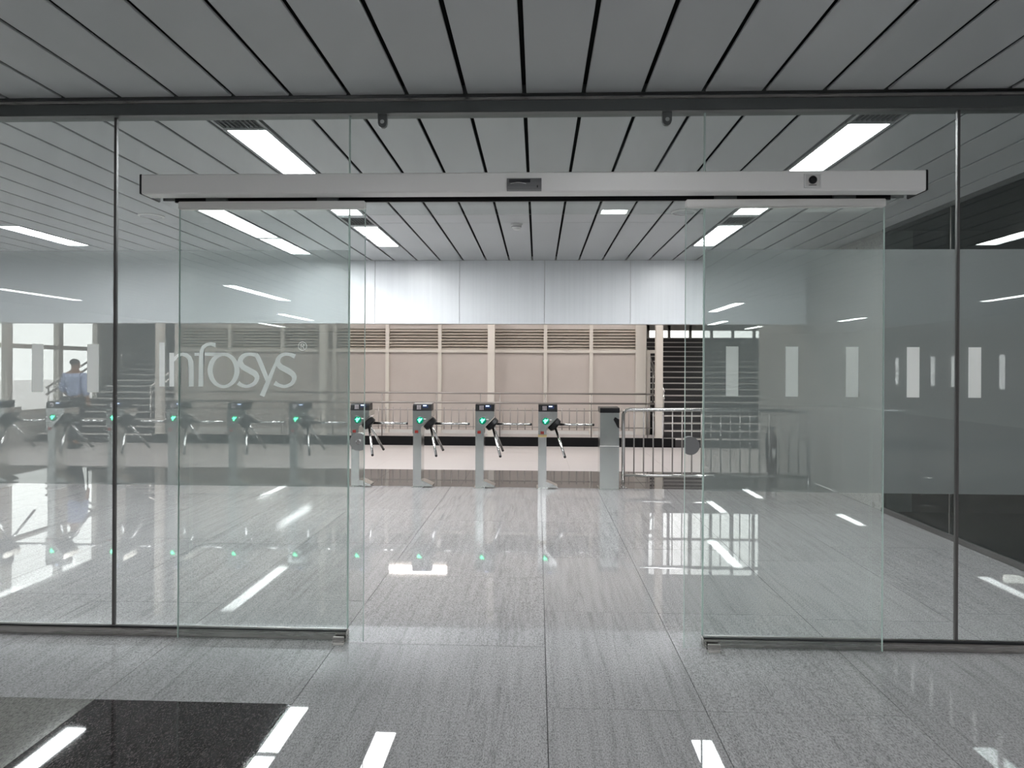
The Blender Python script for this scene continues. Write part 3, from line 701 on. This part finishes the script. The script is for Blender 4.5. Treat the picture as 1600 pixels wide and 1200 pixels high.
# side windows by the far staircase
XW = -10.45
wl = thing('window_2', (XW, 15, 0), 'row of bright tall windows beside the far staircase', 'window', kind='structure')
box('apron', XW - .15, XW, YH + .25, 26.2, 0, .55, M['soffit'], wl)
box('lintel', XW - .15, XW, YH + .25, 26.2, 3.05, 6.5, M['soffit'], wl)
vy = [10.05, 11.3, 12.55, 13.15, 14.6, 15.9]
for y in vy: box('mullion', XW - .12, XW, y - .07, y + .07, .55, 3.05, M['frame_white'], wl)
for z in (.55, 1.9): box('transom', XW - .1, XW - .02, 10.05, 15.9, z, z + .09, M['frame_white'], wl)
for a, b in zip(vy, vy[1:]): box('pane', XW - .07, XW - .06, a + .07, b - .07, .64, 3.05, M['glass_window'], wl)
box('rear_wall', XW - .15, XW, 15.97, 26.2, .55, 3.05, M['soffit'], wl)
struct(box('ground_outside', -60, 60, 26.4, 80, -.3, -.15, M['paving']), 'pale ground outside the building', 'ground')
struct(box('ground_outside_left', -60, -10.7, 9.7, 26.4, -.3, -.15, M['paving']), 'pale ground outside the side windows', 'ground')
# fill lights added unseen in the concourse soffit (above the header's sight line) and the batten over the louvres
for i, x in enumerate((-8.6, -6.2, -3.8, -1.4, 1.0, 3.0)):
    t = thing('ceiling_light', (x, 12.0, 3.9), 'unseen fill light added in the concourse soffit', 'ceiling light', 'added concourse fill lights')
    box('diffuser', x - .3, x + .3, 11.4, 12.6, 3.885, 3.899, M['out_lamp'], t)
    bm = bmesh.new()
    for q in ((x - .34, x - .3, 11.36, 12.64), (x + .3, x + .34, 11.36, 12.64), (x - .3, x + .3, 11.36, 11.4), (x - .3, x + .3, 12.6, 12.64)):
        vs = [bm.verts.new(v) for v in bverts(*q, 3.875, 3.899)]
        for f in BF: bm.faces.new([vs[k] for k in f])
    from_bm('frame', bm, M['lamp_frame'], t)
t = thing('wall_light', (-2.48, YW - .08, 2.6), 'long bright batten light high on the louvred wall', 'wall light')
box('housing', -3.1, -1.86, YW - .06, YW - .021, 2.5, 2.85, M['frame_white'], t)
box('tube', -3.08, -1.88, YW - .09, YW - .061, 2.6, 2.75, M['out_lamp'], t, .01)
# ================================================================= SMALL THINGS BEYOND
# dark cylinder by the stone wall
e = thing('fire_extinguisher', (3.52, 10.4, 0), 'slim dark fire extinguisher standing by the stone wall behind the barrier', 'fire extinguisher')
lathe('body', [(.07, 0), (.075, .02), (.075, .5), (.06, .56), (.028, .6), (.028, .63)], (3.52, 10.4, 0), (0, 0, 1), M['extinguisher'], e, 24)
box('label', 3.50, 3.545, 10.318, 10.33, .22, .36, M['nosing'], e)
prism('handle', [(3.47, .63), (3.58, .66), (3.58, .675), (3.47, .70), (3.46, .68)], 'y', 10.39, 10.41, M['black'], e)
tube('hose', [(3.5, 10.4, .64), (3.45, 10.39, .62), (3.43, 10.38, .5), (3.435, 10.38, .3), (3.44, 10.385, .2)], .011, M['black'], e, 8)
# person in a light blue shirt walking towards the steps
def skin(name, verts, edges, radii, m, parent, root=0, sub=2):
    off = wloc(parent); me = bpy.data.meshes.new(name); me.from_pydata([tuple(Vector(v) - Vector((0, 0, 0))) for v in verts], edges, []); me.update()
    o = link(name, me, m, parent)
    md = o.modifiers.new('skin', 'SKIN'); md.use_smooth_shade = True
    for i, r in enumerate(radii): me.skin_vertices[0].data[i].radius = (r if isinstance(r, tuple) else (r, r))
    me.skin_vertices[0].data[root].use_root = True
    s = o.modifiers.new('sub', 'SUBSURF'); s.levels = sub; s.render_levels = sub
    return o
pp = at_y(117, 600, 12.6)
pe = thing('person', (pp.x, 12.6, 0), 'person in light blue shirt and dark trousers seen from behind near the steps', 'person')
V = [(0, 0, .92), (0, .01, 1.08), (0, .0, 1.25), (0, -.01, 1.40), (0, 0, 1.47), (0, .015, 1.53), (0, .02, 1.60), (0, .015, 1.66),
     (-.10, 0, .90), (-.11, .05, .50), (-.11, -.04, .10), (-.11, .08, .04),
     (.10, 0, .90), (.11, -.03, .50), (.11, -.16, .12), (.11, -.05, .05),
     (-.17, -.01, 1.37), (-.24, -.03, 1.12), (-.22, .14, .98), (-.19, .22, .99),
     (.17, -.01, 1.37), (.22, -.02, 1.10), (.22, .06, .86), (.21, .09, .77)]
E_ = [(0, 1), (1, 2), (2, 3), (3, 4), (4, 5), (5, 6), (6, 7), (0, 8), (8, 9), (9, 10), (10, 11), (0, 12), (12, 13), (13, 14), (14, 15), (3, 16), (16, 17), (17, 18), (18, 19), (3, 20), (20, 21), (21, 22), (22, 23)]
R_ = [(.14, .10), (.13, .09), (.15, .10), (.15, .09), .055, .075, .088, .06, .085, .06, .04, .035, .085, .06, .04, .035, .055, .042, .033, .03, .055, .042, .033, .03]
skin('body', V, E_, R_, M['skin'], pe)
skin('shirt', [(0, 0, .93), (0, .01, 1.08), (0, 0, 1.25), (0, -.01, 1.40), (-.17, -.01, 1.37), (-.24, -.03, 1.12), (-.228, .06, 1.05), (.17, -.01, 1.37), (.22, -.02, 1.10), (.22, .02, .98)],
     [(0, 1), (1, 2), (2, 3), (3, 4), (4, 5), (5, 6), (3, 7), (7, 8), (8, 9)], [(.165, .125), (.155, .115), (.175, .125), (.165, .105), .075, .06, .055, .075, .06, .055], M['shirt'], pe)
skin('trousers', [(0, 0, .93), (-.10, 0, .88), (-.11, .05, .50), (-.11, -.04, .10), (.10, 0, .88), (.11, -.03, .50), (.11, -.155, .13)], [(0, 1), (1, 2), (2, 3), (0, 4), (4, 5), (5, 6)],
     [(.165, .12), .105, .078, .062, .105, .078, .062], M['trousers'], pe)
for x, y in ((-.11, -.03), (.11, -.14)): lathe('shoe', [(.045, -.13), (.052, -.06), (.05, .06), (.03, .15)], (pp.x + x, 12.6 + y + .03, .05), (0, 1, 0), M['black'], pe, 14)
skin('hair', [(0, -.012, 1.56), (0, -.01, 1.62), (0, 0, 1.685)], [(0, 1), (1, 2)], [(.082, .085), (.092, .098), (.06, .065)], M['hair'], pe, 0)
